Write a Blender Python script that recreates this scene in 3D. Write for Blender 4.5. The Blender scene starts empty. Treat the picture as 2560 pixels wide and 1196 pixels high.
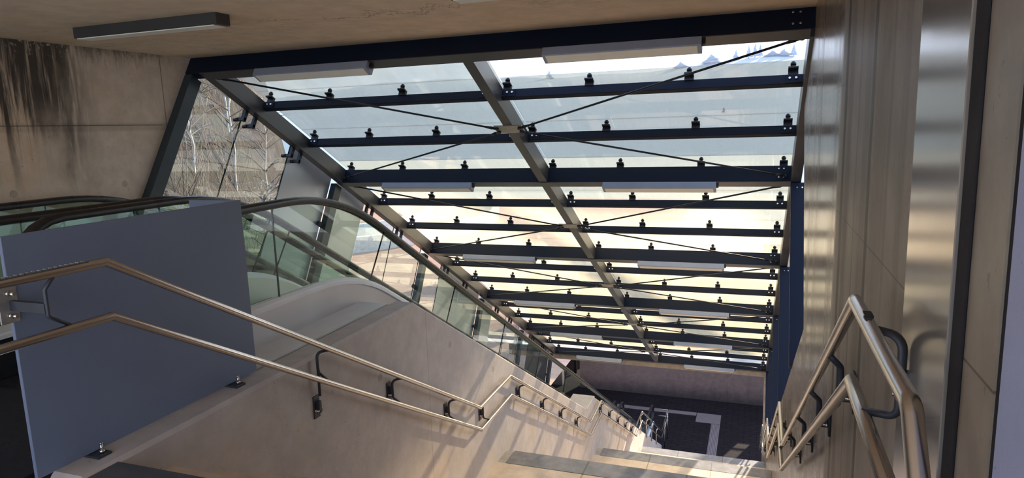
import bpy, bmesh, math, random
from mathutils import Vector, Matrix
random.seed(7)
C30, S30, T30 = math.cos(math.pi/6), 0.5, math.tan(math.pi/6)
EYE = 1.41                      # eye height above the upper floor; geometry below is written relative to the eye
scn = bpy.context.scene
COL = scn.collection

# ------------------------------------------------------------------ camera
def set_camera():
    yaw, pitch, roll = math.radians(20.09938), math.radians(9.32661), math.radians(1.79087)
    fwd = Vector((-math.sin(yaw)*math.cos(pitch), math.cos(yaw)*math.cos(pitch), -math.sin(pitch)))
    right = Vector((math.cos(yaw), math.sin(yaw), 0))
    down = fwd.cross(right)
    r2 = math.cos(roll)*right + math.sin(roll)*down
    d2 = -math.sin(roll)*right + math.cos(roll)*down
    m = Matrix((r2, -d2, -fwd)).transposed().to_4x4()
    m.translation = (0, 0, EYE)
    cd = bpy.data.cameras.new('camera')
    cd.sensor_fit = 'HORIZONTAL'; cd.sensor_width = 36.0
    cd.lens = 1688.97/2560*36.0
    cd.clip_start = 0.02; cd.clip_end = 2000
    co = bpy.data.objects.new('camera', cd); COL.objects.link(co)
    co.matrix_world = m
    scn.camera = co
set_camera()

# ------------------------------------------------------------------ node helper
class NT:
    def __init__(s, tree): s.t = tree; s.t.nodes.clear()
    def n(s, typ, **kw):
        nd = s.t.nodes.new(typ)
        for k, v in kw.items(): setattr(nd, k, v)
        return nd
    def put(s, sock, v):
        if isinstance(v, bpy.types.NodeSocket): s.t.links.new(v, sock)
        elif v is not None:
            if isinstance(v, (tuple, list)) and len(v) == 3 and sock.type == 'RGBA': v = (*v, 1)
            sock.default_value = v
    def m(s, op, a, b=None, c=None, clamp=False):
        nd = s.n('ShaderNodeMath', operation=op, use_clamp=clamp)
        s.put(nd.inputs[0], a)
        if b is not None: s.put(nd.inputs[1], b)
        if c is not None: s.put(nd.inputs[2], c)
        return nd.outputs[0]
    def ramp(s, v, a, b, lo=0.0, hi=1.0, smooth=True):
        nd = s.n('ShaderNodeMapRange', clamp=True)
        if smooth: nd.interpolation_type = 'SMOOTHSTEP'
        s.put(nd.inputs['Value'], v)
        for k, x in (('From Min', a), ('From Max', b), ('To Min', lo), ('To Max', hi)): nd.inputs[k].default_value = x
        return nd.outputs['Result']
    def mix(s, f, a, b, mode='MIX'):
        nd = s.n('ShaderNodeMix', data_type='RGBA', blend_type=mode)
        s.put(nd.inputs['Factor'], f); s.put(nd.inputs[6], a); s.put(nd.inputs[7], b)
        return nd.outputs[2]
    def pos(s):
        if not hasattr(s, '_p'): s._p = s.n('ShaderNodeNewGeometry').outputs['Position']
        return s._p
    def xyz(s):
        if not hasattr(s, '_x'):
            nd = s.n('ShaderNodeSeparateXYZ'); s.put(nd.inputs[0], s.pos()); s._x = nd.outputs
        return s._x
    def noise(s, scale, detail=4, rough=0.55, stretch=(1, 1, 1), vec=None, dist=0.0):
        mp = s.n('ShaderNodeMapping'); s.put(mp.inputs[0], vec if vec is not None else s.pos())
        mp.inputs['Scale'].default_value = stretch
        nd = s.n('ShaderNodeTexNoise'); s.put(nd.inputs['Vector'], mp.outputs[0])
        nd.inputs['Scale'].default_value = scale; nd.inputs['Detail'].default_value = detail
        nd.inputs['Roughness'].default_value = rough; nd.inputs['Distortion'].default_value = dist
        return nd.outputs[0]
    def bump(s, h, strength=0.2, dist=0.02, normal=None):
        nd = s.n('ShaderNodeBump'); nd.inputs['Strength'].default_value = strength; nd.inputs['Distance'].default_value = dist
        s.put(nd.inputs['Height'], h)
        if normal is not None: s.put(nd.inputs['Normal'], normal)
        return nd.outputs[0]
    def line(s, v, at, w):          # 1 on a thin line at v == at
        return s.ramp(s.m('ABSOLUTE', s.m('SUBTRACT', v, at)), w*0.4, w, 1.0, 0.0)
    def band(s, v, a, b, soft):     # 1 between a and b
        return s.m('MULTIPLY', s.ramp(v, a-soft, a+soft), s.ramp(v, b-soft, b+soft, 1.0, 0.0))
    def out(s, sh):
        o = s.n('ShaderNodeOutputMaterial'); s.t.links.new(sh, o.inputs[0])
    def pbr(s, color, rough=0.5, metal=0.0, normal=None, spec=0.5, coat=0.0, coat_rough=0.1):
        p = s.n('ShaderNodeBsdfPrincipled')
        s.put(p.inputs['Base Color'], color); s.put(p.inputs['Roughness'], rough); s.put(p.inputs['Metallic'], metal)
        p.inputs['Specular IOR Level'].default_value = spec
        s.put(p.inputs['Coat Weight'], coat); p.inputs['Coat Roughness'].default_value = coat_rough
        if normal is not None: s.put(p.inputs['Normal'], normal)
        return p.outputs[0]

# ------------------------------------------------------------------ world, sun, exposure
SUN_DIR = Vector((0.38, 1.0, 0.33)).normalized()      # towards the sun
def set_world():
    w = bpy.data.worlds.new('sky'); scn.world = w; w.use_nodes = True
    k = NT(w.node_tree)
    tc = k.n('ShaderNodeTexCoord').outputs['Generated']
    sx = k.n('ShaderNodeSeparateXYZ'); k.put(sx.inputs[0], tc)
    z = sx.outputs[2]
    grad = k.mix(k.ramp(z, 0.0, 0.45, smooth=False), (0.80, 0.87, 0.97), (0.34, 0.52, 0.90))
    cl = k.noise(3.2, 7, 0.6, (1, 1, 2.6), vec=tc, dist=0.4)
    clm = k.ramp(cl, 0.50, 0.66)
    col = k.mix(k.m('MULTIPLY', clm, 0.8), grad, (1.02, 0.97, 0.94))
    vm = k.n('ShaderNodeVectorMath', operation='DOT_PRODUCT'); k.put(vm.inputs[0], tc); vm.inputs[1].default_value = SUN_DIR
    glow = k.m('POWER', k.m('MAXIMUM', vm.outputs['Value'], 0.0), 9.0)
    col = k.mix(k.m('MULTIPLY', glow, 1.0), col, (1.9, 1.75, 1.5))
    bg = k.n('ShaderNodeBackground'); k.put(bg.inputs[0], col); bg.inputs[1].default_value = 1.35
    o = k.n('ShaderNodeOutputWorld'); k.t.links.new(bg.outputs[0], o.inputs[0])
    ld = bpy.data.lights.new('sun', 'SUN'); ld.energy = 6.6; ld.angle = math.radians(0.8); ld.color = (1.0, 0.87, 0.71)
    lo = bpy.data.objects.new('sun', ld); COL.objects.link(lo)
    lo.rotation_euler = (-SUN_DIR).to_track_quat('-Z', 'Y').to_euler(); lo.location = (8, 20, 12)
set_world()
vs = scn.view_settings
vs.view_transform = 'Standard'; vs.look = 'None'; vs.gamma = 1.0; vs.use_curve_mapping = False
vs.exposure = 0.90

# ------------------------------------------------------------------ materials
MAT = {}
def mat(name):
    m = bpy.data.materials.new(name); m.use_nodes = True; MAT[name] = m
    return NT(m.node_tree)

def plain(name, color, rough=0.5, metal=0.0, var=0.12, scale=6, spec=0.5, bump=0.0, stretch=(1, 1, 1)):
    k = mat(name)
    nz = k.noise(scale, 5, 0.6, stretch)
    dark = tuple(c*(1-var) for c in color); lite = tuple(min(1, c*(1+var)) for c in color)
    col = k.mix(k.ramp(nz, 0.3, 0.7), dark, lite)
    nrm = k.bump(k.noise(scale*9, 3, 0.6, stretch), bump, 0.004) if bump else None
    rg = k.ramp(nz, 0.3, 0.7, rough*0.88, min(1, rough*1.12))
    k.out(k.pbr(col, rg, metal, nrm, spec))

def concrete_base(k, base, contrast=0.25, streak=0.0, tint=(0.62, 0.50, 0.36)):
    n1 = k.noise(0.9, 6, 0.62); n2 = k.noise(5.5, 6, 0.65); n3 = k.noise(60, 3, 0.6)
    lo = tuple(c*(1-contrast) for c in base); hi = tuple(min(1, c*(1+contrast)) for c in base)
    col = k.mix(k.ramp(n2, 0.3, 0.72), lo, hi)
    col = k.mix(k.ramp(n1, 0.45, 0.75, 0, 0.5), col, tuple(b*t*1.75 for b, t in zip(base, tint)))
    if streak:
        st = k.noise(7.0, 5, 0.6, (1, 1, 0.06))
        col = k.mix(k.ramp(st, 0.5, 0.8, 0, streak), col, tuple(c*0.5 for c in base))
    pores = k.ramp(k.noise(38, 2, 0.5), 0.70, 0.76)
    col = k.mix(k.m('MULTIPLY', pores, 0.5), col, tuple(c*0.35 for c in base))
    h = k.m('ADD', k.m('MULTIPLY', n2, 0.5), k.m('SUBTRACT', k.m('MULTIPLY', n3, 0.12), k.m('MULTIPLY', pores, 0.3)))
    return col, h

def holes(k, col, h, a, b, pts, r):      # formwork tie holes: shallow round recesses in the wall face
    tot = None
    for (pa, pb) in pts:
        d = k.m('SQRT', k.m('ADD', k.m('POWER', k.m('SUBTRACT', a, pa), 2.0), k.m('POWER', k.m('SUBTRACT', b, pb), 2.0)))
        m_ = k.ramp(d, r*0.8, r, 1.0, 0.0)
        tot = m_ if tot is None else k.m('MAXIMUM', tot, m_)
    return k.mix(k.m('MULTIPLY', tot, 0.35), col, (0.16, 0.13, 0.10)), k.m('SUBTRACT', h, k.m('MULTIPLY', tot, 1.6))

# ceiling slab
k = mat('ceiling_concrete')
col, h = concrete_base(k, (0.72, 0.56, 0.40), 0.10, tint=(0.62, 0.54, 0.44))
crk = k.noise(1.6, 6, 0.7, (0.35, 2.2, 1), dist=1.4)
wet = k.band(crk, 0.497, 0.506, 0.004)
wet = k.m('MULTIPLY', wet, k.ramp(k.noise(0.8, 2), 0.42, 0.6))
col = k.mix(k.m('MULTIPLY', wet, 0.55), col, (0.16, 0.10, 0.06))
X, Y, Z = k.xyz()
for yy, amp, x0, x1 in ((4.25, 0.42, -2.9, -1.85), (4.15, 0.5, -2.6, -1.9), (4.12, 0.3, -3.3, -3.05)):
    w_ = k.m('MULTIPLY', k.m('SUBTRACT', k.noise(3.4, 5, 0.7, (1.6, 0.15, 1)), 0.5), amp*2)
    l = k.m('MULTIPLY', k.line(k.m('ADD', Y, w_), yy, 0.016), k.band(X, x0, x1, 0.08))
    col = k.mix(k.m('MULTIPLY', l, 0.6), col, (0.14, 0.085, 0.05))
k.out(k.pbr(col, 0.75, 0, k.bump(h, 0.25, 0.02)))

# left wall with seepage stains
k = mat('left_wall_concrete')
col, h = concrete_base(k, (0.70, 0.57, 0.45), 0.12)
X, Y, Z = k.xyz()
stn = k.m('ADD', k.m('MULTIPLY', k.noise(5.0, 4, 0.6, (1, 1, 0.10), dist=0.3), 0.55), k.m('MULTIPLY', k.noise(19.0, 6, 0.65, (1, 1, 0.08), dist=0.4), 0.45))
rag = k.noise(2.6, 4, 0.6, (1, 1, 0.5))
zone = k.m('MULTIPLY', k.ramp(Y, 4.5, 4.1), 1.0)
drop = k.ramp(k.m('ADD', Z, k.m('MULTIPLY', rag, -1.7)), EYE-1.35, EYE-0.45)
st = k.m('MULTIPLY', k.m('MULTIPLY', zone, drop), k.ramp(stn, 0.40, 0.53))
col = k.mix(k.m('MULTIPLY', st, 0.93, clamp=True), col, (0.018, 0.015, 0.012))
wh = k.m('MULTIPLY', k.m('MULTIPLY', zone, k.ramp(Z, EYE-0.5, EYE+0.6)), k.ramp(k.noise(13.0, 5, 0.6, (1, 1, 0.07)), 0.58, 0.68))
col = k.mix(k.m('MULTIPLY', wh, 0.55), col, (0.36, 0.32, 0.25))
edge = k.m('MULTIPLY', k.ramp(k.m('ADD', Z, k.m('MULTIPLY', k.noise(16, 5, 0.7, (1, 1, 0.25)), -0.42)), EYE+0.44, EYE+0.64), k.ramp(Y, 5.45, 5.1))
col = k.mix(k.m('MULTIPLY', edge, 0.85), col, (0.07, 0.055, 0.04))
crust = k.m('MULTIPLY', edge, k.ramp(k.noise(30, 3, 0.7), 0.56, 0.62))
col = k.mix(crust, col, (0.55, 0.48, 0.38))
jn = k.m('MULTIPLY', k.line(Z, EYE+0.135, 0.006), k.ramp(Y, 5.13, 5.10))
jn = k.m('MAXIMUM', jn, k.m('MULTIPLY', k.line(Y, 5.165, 0.006), k.ramp(Z, EYE+0.02, EYE+0.1)))
jn = k.m('MAXIMUM', jn, k.line(Z, EYE-0.62, 0.006))
soft = k.line(Z, EYE+0.120, 0.05)
col = k.mix(k.m('MULTIPLY', jn, 0.7), col, (0.08, 0.06, 0.05))
col = k.mix(k.m('MULTIPLY', soft, 0.25), col, (0.14, 0.11, 0.09))
h = k.m('SUBTRACT', h, k.m('MULTIPLY', jn, 0.6))
col, h = holes(k, col, h, Y, Z, [(3.625, EYE-0.39), (4.618, EYE-0.395)], 0.032)
k.out(k.pbr(col, 0.8, 0, k.bump(h, 0.35, 0.02)))

# right wall: sealed, glossy, with drip lines
k = mat('right_wall_concrete')
col, h = concrete_base(k, (0.27, 0.228, 0.185), 0.18, streak=0.5)
X, Y, Z = k.xyz()
wob = k.m('MULTIPLY', k.m('SUBTRACT', k.noise(1.2, 3, 0.5, (0.01, 0.01, 1)), 0.5), 0.05)
yw = k.m('ADD', Y, wob)
rag = k.ramp(k.noise(9, 6, 0.8, (1, 5, 0.8)), 0.28, 0.46)
for (yy, w, a) in ((3.36, 0.060, 0.95), (3.20, 0.10, 0.45), (2.93, 0.022, 0.6), (2.60, 0.045, 0.95), (2.72, 0.09, 0.4), (4.62, 0.05, 0.4), (3.75, 0.05, 0.35), (2.25, 0.03, 0.3), (2.05, 0.06, 0.25)):
    l = k.m('MULTIPLY', k.line(yw, yy, w), rag)
    col = k.mix(k.m('MULTIPLY', l, a), col, (0.03, 0.022, 0.015))
for (yy, w) in ((2.54, 0.035), (3.26, 0.03), (4.9, 0.12)):
    l = k.m('MULTIPLY', k.line(yw, yy, w), k.ramp(k.noise(14, 4, 0.7, (1, 4, 0.5)), 0.5, 0.62))
    col = k.mix(k.m('MULTIPLY', l, 0.55), col, (0.50, 0.45, 0.36))
dk = k.band(Y, 1.8, 3.2, 0.35)
col = k.mix(k.m('MULTIPLY', dk, k.ramp(k.noise(3, 4, 0.6, (1, 1, 0.15)), 0.35, 0.7, 0.1, 0.55)), col, (0.17, 0.135, 0.10))
jn = k.m('MAXIMUM', k.m('MULTIPLY', k.line(Z, EYE+0.147, 0.004), k.ramp(Y, 3.3, 3.6)), k.line(Z, EYE-0.437, 0.004))
jn = k.m('MAXIMUM', jn, k.m('MULTIPLY', k.line(Y, 4.05, 0.005), k.ramp(Z, EYE-0.43, EYE-0.44)))
col = k.mix(k.m('MULTIPLY', jn, 0.7), col, (0.05, 0.04, 0.03))
col, h = holes(k, col, h, Y, Z, [(2.03, EYE-0.478), (2.7, EYE-1.15), (5.0, EYE-2.2)], 0.03)
wav = k.noise(2.0, 2, 0.5, (1, 1.0, 0.25))
hh = k.m('ADD', k.m('MULTIPLY', h, 0.03), k.m('MULTIPLY', wav, 0.12))
rg = k.m('ADD', k.ramp(k.noise(2.2, 4, 0.6, (1, 1, 0.15)), 0.3, 0.75, 0.20, 0.34), k.ramp(Y, 3.50, 3.62, 0.26, 0.0))
k.out(k.pbr(col, rg, 0, k.bump(hh, 0.25, 0.02), 0.5))

# middle wall (between stair and escalator), sunlit
k = mat('middle_wall_concrete')
col, h = concrete_base(k, (0.49, 0.435, 0.40), 0.11, streak=0.12, tint=(0.60, 0.53, 0.46))
X, Y, Z = k.xyz()
hs = [(4.22, EYE-1.83), (5.453, EYE-1.964), (6.481, EYE-2.577), (3.05, EYE-2.3), (8.3, EYE-3.75), (3.9, EYE-3.2), (5.3, EYE-3.5)]
rust = k.ramp(k.noise(1.7, 4, 0.6), 0.5, 0.75)
col = k.mix(k.m('MULTIPLY', rust, 0.3), col, (0.50, 0.36, 0.20))
jn = None
for yy in (5.0, 7.45, 8.55, 9.45, 10.2, 12.3, 13.2, 14.1, 15.2, 17.5):
    l = k.line(Y, yy, 0.006); jn = l if jn is None else k.m('MAXIMUM', jn, l)
col = k.mix(k.m('MULTIPLY', jn, 0.45), col, (0.18, 0.14, 0.10))
col, h = holes(k, col, h, Y, Z, hs, 0.034)
k.out(k.pbr(col, 0.7, 0, k.bump(h, 0.25, 0.02)))

def conc(name, base, con=0.2, rough=0.75, tint=(0.62, 0.50, 0.36)):
    k = mat(name); col, h = concrete_base(k, base, con, tint=tint); k.out(k.pbr(col, rough, 0, k.bump(h, 0.25, 0.02)))
conc('ledge_concrete', (0.34, 0.30, 0.265), 0.2)
conc('plain_concrete', (0.38, 0.34, 0.29), 0.2)
k = mat('far_wall_concrete')
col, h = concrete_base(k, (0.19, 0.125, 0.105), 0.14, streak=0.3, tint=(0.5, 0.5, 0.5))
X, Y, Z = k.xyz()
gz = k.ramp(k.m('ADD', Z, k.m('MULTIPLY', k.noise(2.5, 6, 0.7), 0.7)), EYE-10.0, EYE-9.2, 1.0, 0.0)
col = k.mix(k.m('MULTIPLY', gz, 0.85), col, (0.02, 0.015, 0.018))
k.out(k.pbr(col, 0.75, 0, k.bump(h, 0.25, 0.02)))
conc('dark_stone', (0.07, 0.07, 0.08), 0.3)
conc('skylight_tinted_concrete', (0.38, 0.39, 0.54), 0.06, tint=(0.57, 0.57, 0.57))  # blue skylight on the near wall is put into its base colour

# step stone (tan) and grey nosing
k = mat('tan_stone')
col, h = concrete_base(k, (0.60, 0.475, 0.355), 0.14, tint=(0.62, 0.52, 0.4))
X, Y, Z = k.xyz()
sl = k.m('FRACT', k.m('MULTIPLY', k.m('ADD', X, 5.35), 0.95))
col = k.mix(k.m('MULTIPLY', k.line(sl, 0.5, 0.012), 0.6), col, (0.15, 0.12, 0.10))
k.out(k.pbr(col, 0.6, 0, k.bump(h, 0.2, 0.02)))
k = mat('grey_nosing_stone')
col, h = concrete_base(k, (0.21, 0.20, 0.205), 0.25, tint=(0.55, 0.56, 0.6))
X, Y, Z = k.xyz()
sl = k.m('FRACT', k.m('MULTIPLY', k.m('ADD', X, 5.35), 0.95))
col = k.mix(k.m('MULTIPLY', k.line(sl, 0.5, 0.012), 0.7), col, (0.06, 0.06, 0.06))
k.out(k.pbr(col, 0.6, 0, k.bump(h, 0.2, 0.02)))

# lower paving: small dark mauve pavers
def pavers(name, a, b, mortar, sx, sy, rough=0.7, msize=0.02):
    k = mat(name)
    br = k.n('ShaderNodeTexBrick'); k.put(br.inputs['Vector'], k.pos())
    br.offset = 0.5; br.inputs['Scale'].default_value = 1.0
    br.inputs['Brick Width'].default_value = sx; br.inputs['Row Height'].default_value = sy
    br.inputs['Mortar Size'].default_value = msize*sy; br.inputs['Bias'].default_value = 0
    for i, c in (('Color1', a), ('Color2', b), ('Mortar', mortar)): br.inputs[i].default_value = (*c, 1)
    nz = k.noise(1.4, 6, 0.65)
    col = k.mix(k.ramp(nz, 0.3, 0.75, 0, 0.35), br.outputs[0], tuple(x*0.55 for x in a))
    k.out(k.pbr(col, rough, 0, k.bump(k.m('MULTIPLY', br.outputs[1], -1.0), 0.3, 0.01), 0.12))
pavers('mauve_pavers', (0.020, 0.013, 0.013), (0.016, 0.010, 0.0105), (0.005, 0.003, 0.003), 0.40, 0.20, 0.85, 0.05)
pavers('salmon_pavers', (0.80, 0.46, 0.33), (0.70, 0.40, 0.29), (0.45, 0.32, 0.26), 1.2, 0.6)
k = mat('tactile_stone')
X, Y, Z = k.xyz()
gr = k.ramp(k.m('ABSOLUTE', k.m('SUBTRACT', k.m('FRACT', k.m('MULTIPLY', X, 22.0)), 0.5)), 0.12, 0.2)
nz = k.noise(5, 5, 0.6)
k.out(k.pbr(k.mix(gr, (0.06, 0.045, 0.04), k.mix(nz, (0.17, 0.125, 0.11), (0.23, 0.17, 0.15))), 0.65, 0, k.bump(gr, 0.6, 0.01)))
plain('pink_stone', (0.17, 0.125, 0.11), 0.65)

# metals, paints
def brushed(name, color, rough, axis=(1, 1, 1), metal=1.0, var=0.06):
    k = mat(name)
    nz = k.noise(60, 3, 0.6, axis)
    big = k.noise(1.3, 3, 0.5)
    col = k.mix(k.ramp(big, 0.3, 0.7), tuple(c*(1-var) for c in color), tuple(min(1, c*(1+var)) for c in color))
    k.out(k.pbr(col, k.ramp(nz, 0.3, 0.7, rough*0.85, rough*1.15), metal, k.bump(nz, 0.05, 0.002)))
brushed('rail_steel', (0.64, 0.58, 0.53), 0.24, (1, 0.04, 0.04))
brushed('deck_steel', (0.76, 0.74, 0.72), 0.50, (1, 0.05, 0.05), 0.12)
brushed('skirt_steel', (0.60, 0.58, 0.52), 0.35, (1, 0.05, 0.05), 0.7)
brushed('cladding_steel', (0.46, 0.44, 0.43), 0.34, (1, 0.05, 0.05), 0.8)
brushed('side_panel_metal', (0.55, 0.57, 0.62), 0.38, (1, 1, 0.05), 0.75)
plain('cover_strip_metal', (0.70, 0.68, 0.66), 0.55, 0.2, 0.05)
plain('frame_paint', (0.006, 0.011, 0.026), 0.55, 0.0, 0.10, 3, 0.22)
plain('sky_tinted_paint', (0.020, 0.034, 0.046), 0.35, 0.0, 0.10, 3, 0.6)  # teal sky reflection put into the steel frame colour
plain('bounce_tinted_paint', (0.050, 0.046, 0.048), 0.33, 0.0, 0.10, 3, 0.8)  # warm bounced light put into a lighter copy of the frame colour
plain('clamp_metal', (0.018, 0.018, 0.024), 0.4, 0.3, 0.1, 20)
plain('bolt_steel', (0.70, 0.68, 0.66), 0.22, 1.0, 0.05, 20)
plain('bracket_paint', (0.045, 0.048, 0.06), 0.42, 0.2, 0.15, 12)
plain('plate_steel', (0.42, 0.39, 0.35), 0.45, 0.7, 0.15, 12)
plain('rubber', (0.020, 0.016, 0.016), 0.30, 0.0, 0.2, 10)
plain('mat_black', (0.010, 0.010, 0.012), 0.9, 0.0, 0.3, 30)
plain('panel_paint', (0.165, 0.195, 0.275), 0.50, 0.0, 0.04, 2, 0.45, 0.15)
plain('lamp_housing', (0.30, 0.335, 0.43), 0.45, 0.1, 0.04)
plain('ceiling_lamp_housing', (0.045, 0.044, 0.045), 0.5, 0.1, 0.06)
plain('lamp_diffuser', (0.86, 0.82, 0.72), 0.45, 0.0, 0.03)
plain('dark_post_metal', (0.012, 0.010, 0.012), 0.85, 0.0, 0.1)
plain('tape_dark', (0.02, 0.02, 0.02), 0.6, 0.0, 0.3, 60)
plain('plaque_metal', (0.16, 0.16, 0.17), 0.4, 0.6, 0.1, 30)
plain('white_stone', (0.85, 0.83, 0.80), 0.6)
plain('grey_road', (0.24, 0.24, 0.25), 0.8)
plain('step_metal', (0.20, 0.20, 0.21), 0.5, 0.6)
plain('yellow_line', (0.75, 0.62, 0.12), 0.5)

# glossy sheet on right wall
k = mat('polished_sheet')
wav = k.noise(3.0, 2, 0.5, (1, 1, 0.3))
col = k.mix(k.noise(14, 4, 0.6, (1, 1, 0.05)), (0.33, 0.295, 0.26), (0.38, 0.34, 0.295))
k.out(k.pbr(col, 0.17, 0.45, k.bump(wav, 0.06, 0.02), 0.5))

def glass(name, tint, refl=1.0, dust=(0, 0, 0), dust_amt=0.0, rough=0.0, transl=0.6, streaky=False, ior=1.55):
    k = mat(name)
    tr = k.n('ShaderNodeBsdfTransparent'); k.put(tr.inputs[0], tint)
    gl = k.n('ShaderNodeBsdfGlossy'); gl.inputs['Roughness'].default_value = rough; gl.inputs[0].default_value = (1, 1, 1, 1)
    base = tr.outputs[0]
    if dust_amt:
        nz = k.noise(1.1, 6, 0.65, (1, 0.5, 0.5)); fz = k.noise(14, 4, 0.7)
        amt = k.m('MULTIPLY', k.ramp(nz, 0.25, 0.8, dust_amt*0.86, min(0.97, dust_amt*1.12)), k.ramp(fz, 0.2, 0.8, 0.95, 1.05))
        if streaky: amt = k.m('MULTIPLY', amt, k.ramp(k.noise(9, 4, 0.6, (1, 0.1, 0.1)), 0.3, 0.75, 0.88, 1.06))
        tl = k.n('ShaderNodeBsdfTranslucent'); k.put(tl.inputs[0], dust)
        df = k.n('ShaderNodeBsdfDiffuse'); k.put(df.inputs[0], dust)
        mx = k.n('ShaderNodeMixShader'); mx.inputs[0].default_value = 1-transl
        k.t.links.new(tl.outputs[0], mx.inputs[1]); k.t.links.new(df.outputs[0], mx.inputs[2])
        m2 = k.n('ShaderNodeMixShader'); k.put(m2.inputs[0], amt)
        k.t.links.new(base, m2.inputs[1]); k.t.links.new(mx.outputs[0], m2.inputs[2]); base = m2.outputs[0]
    fr = k.n('ShaderNodeFresnel'); fr.inputs[0].default_value = ior
    # both faces of a closed thin pane count once: reflect on the outside of the slab only
    geo = k.n('ShaderNodeNewGeometry')
    front = k.m('SUBTRACT', 1.0, geo.outputs['Backfacing'])
    m3 = k.n('ShaderNodeMixShader'); k.put(m3.inputs[0], k.m('MULTIPLY', k.m('MULTIPLY', fr.outputs[0], refl), front, clamp=True))
    k.t.links.new(base, m3.inputs[1]); k.t.links.new(gl.outputs[0], m3.inputs[2])
    k.out(m3.outputs[0])
glass('roof_glass_upper', (0.70, 0.72, 0.69), 0.9, (0.60, 0.585, 0.51), 0.44, transl=0.75, streaky=True)  # dusty glass; shade over the top bay put into this greyer tint
glass('roof_glass_lower', (0.88, 0.85, 0.76), 0.9, (0.88, 0.80, 0.60), 0.42, transl=0.8, streaky=True)  # dusty glass; cream of the sun put into tint and dust colour
glass('roof_glass_clear', (0.90, 0.93, 0.97), 0.8, (0.70, 0.74, 0.80), 0.22, transl=0.75, streaky=True)
glass('side_glass', (0.86, 0.90, 0.89), 2.4, ior=1.6)
glass('balustrade_glass', (0.88, 0.955, 0.93), 0.9)
plain('glass_edge', (0.02, 0.06, 0.05), 0.2)

# vegetation / land
k = mat('hillside')
n1 = k.noise(0.5, 6, 0.7); n2 = k.noise(5, 6, 0.75, (1, 1, 0.6)); n3 = k.noise(22, 4, 0.8)
c = k.mix(k.ramp(n2, 0.35, 0.65), (0.025, 0.015, 0.015), (0.10, 0.060, 0.048))
c = k.mix(k.ramp(n1, 0.42, 0.6), c, k.mix(n3, (0.04, 0.035, 0.02), (0.15, 0.125, 0.08)))
c = k.mix(k.ramp(n3, 0.58, 0.72), c, (0.18, 0.14, 0.11))
k.out(k.pbr(c, 0.9, 0, k.bump(k.m('ADD', n2, n3), 0.8, 0.15)))
plain('birch_bark', (0.55, 0.50, 0.43), 0.7, 0, 0.25, 7)
plain('twig', (0.22, 0.17, 0.14), 0.8, 0, 0.35, 3)
plain('dry_grass', (0.20, 0.15, 0.12), 0.85, 0, 0.35, 3)
plain('pale_leaf', (0.72, 0.70, 0.55), 0.7, 0, 0.2, 3)
plain('evergreen', (0.05, 0.08, 0.04), 0.9, 0, 0.3, 2)
plain('hazy_land', (0.50, 0.53, 0.50), 0.95, 0, 0.0, 0.05)  # haze of the distance put into the pale base colour
plain('hazy_conifer', (0.50, 0.56, 0.62), 0.95, 0, 0.08, 0.2)  # haze put into a paler, bluer tree colour

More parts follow.
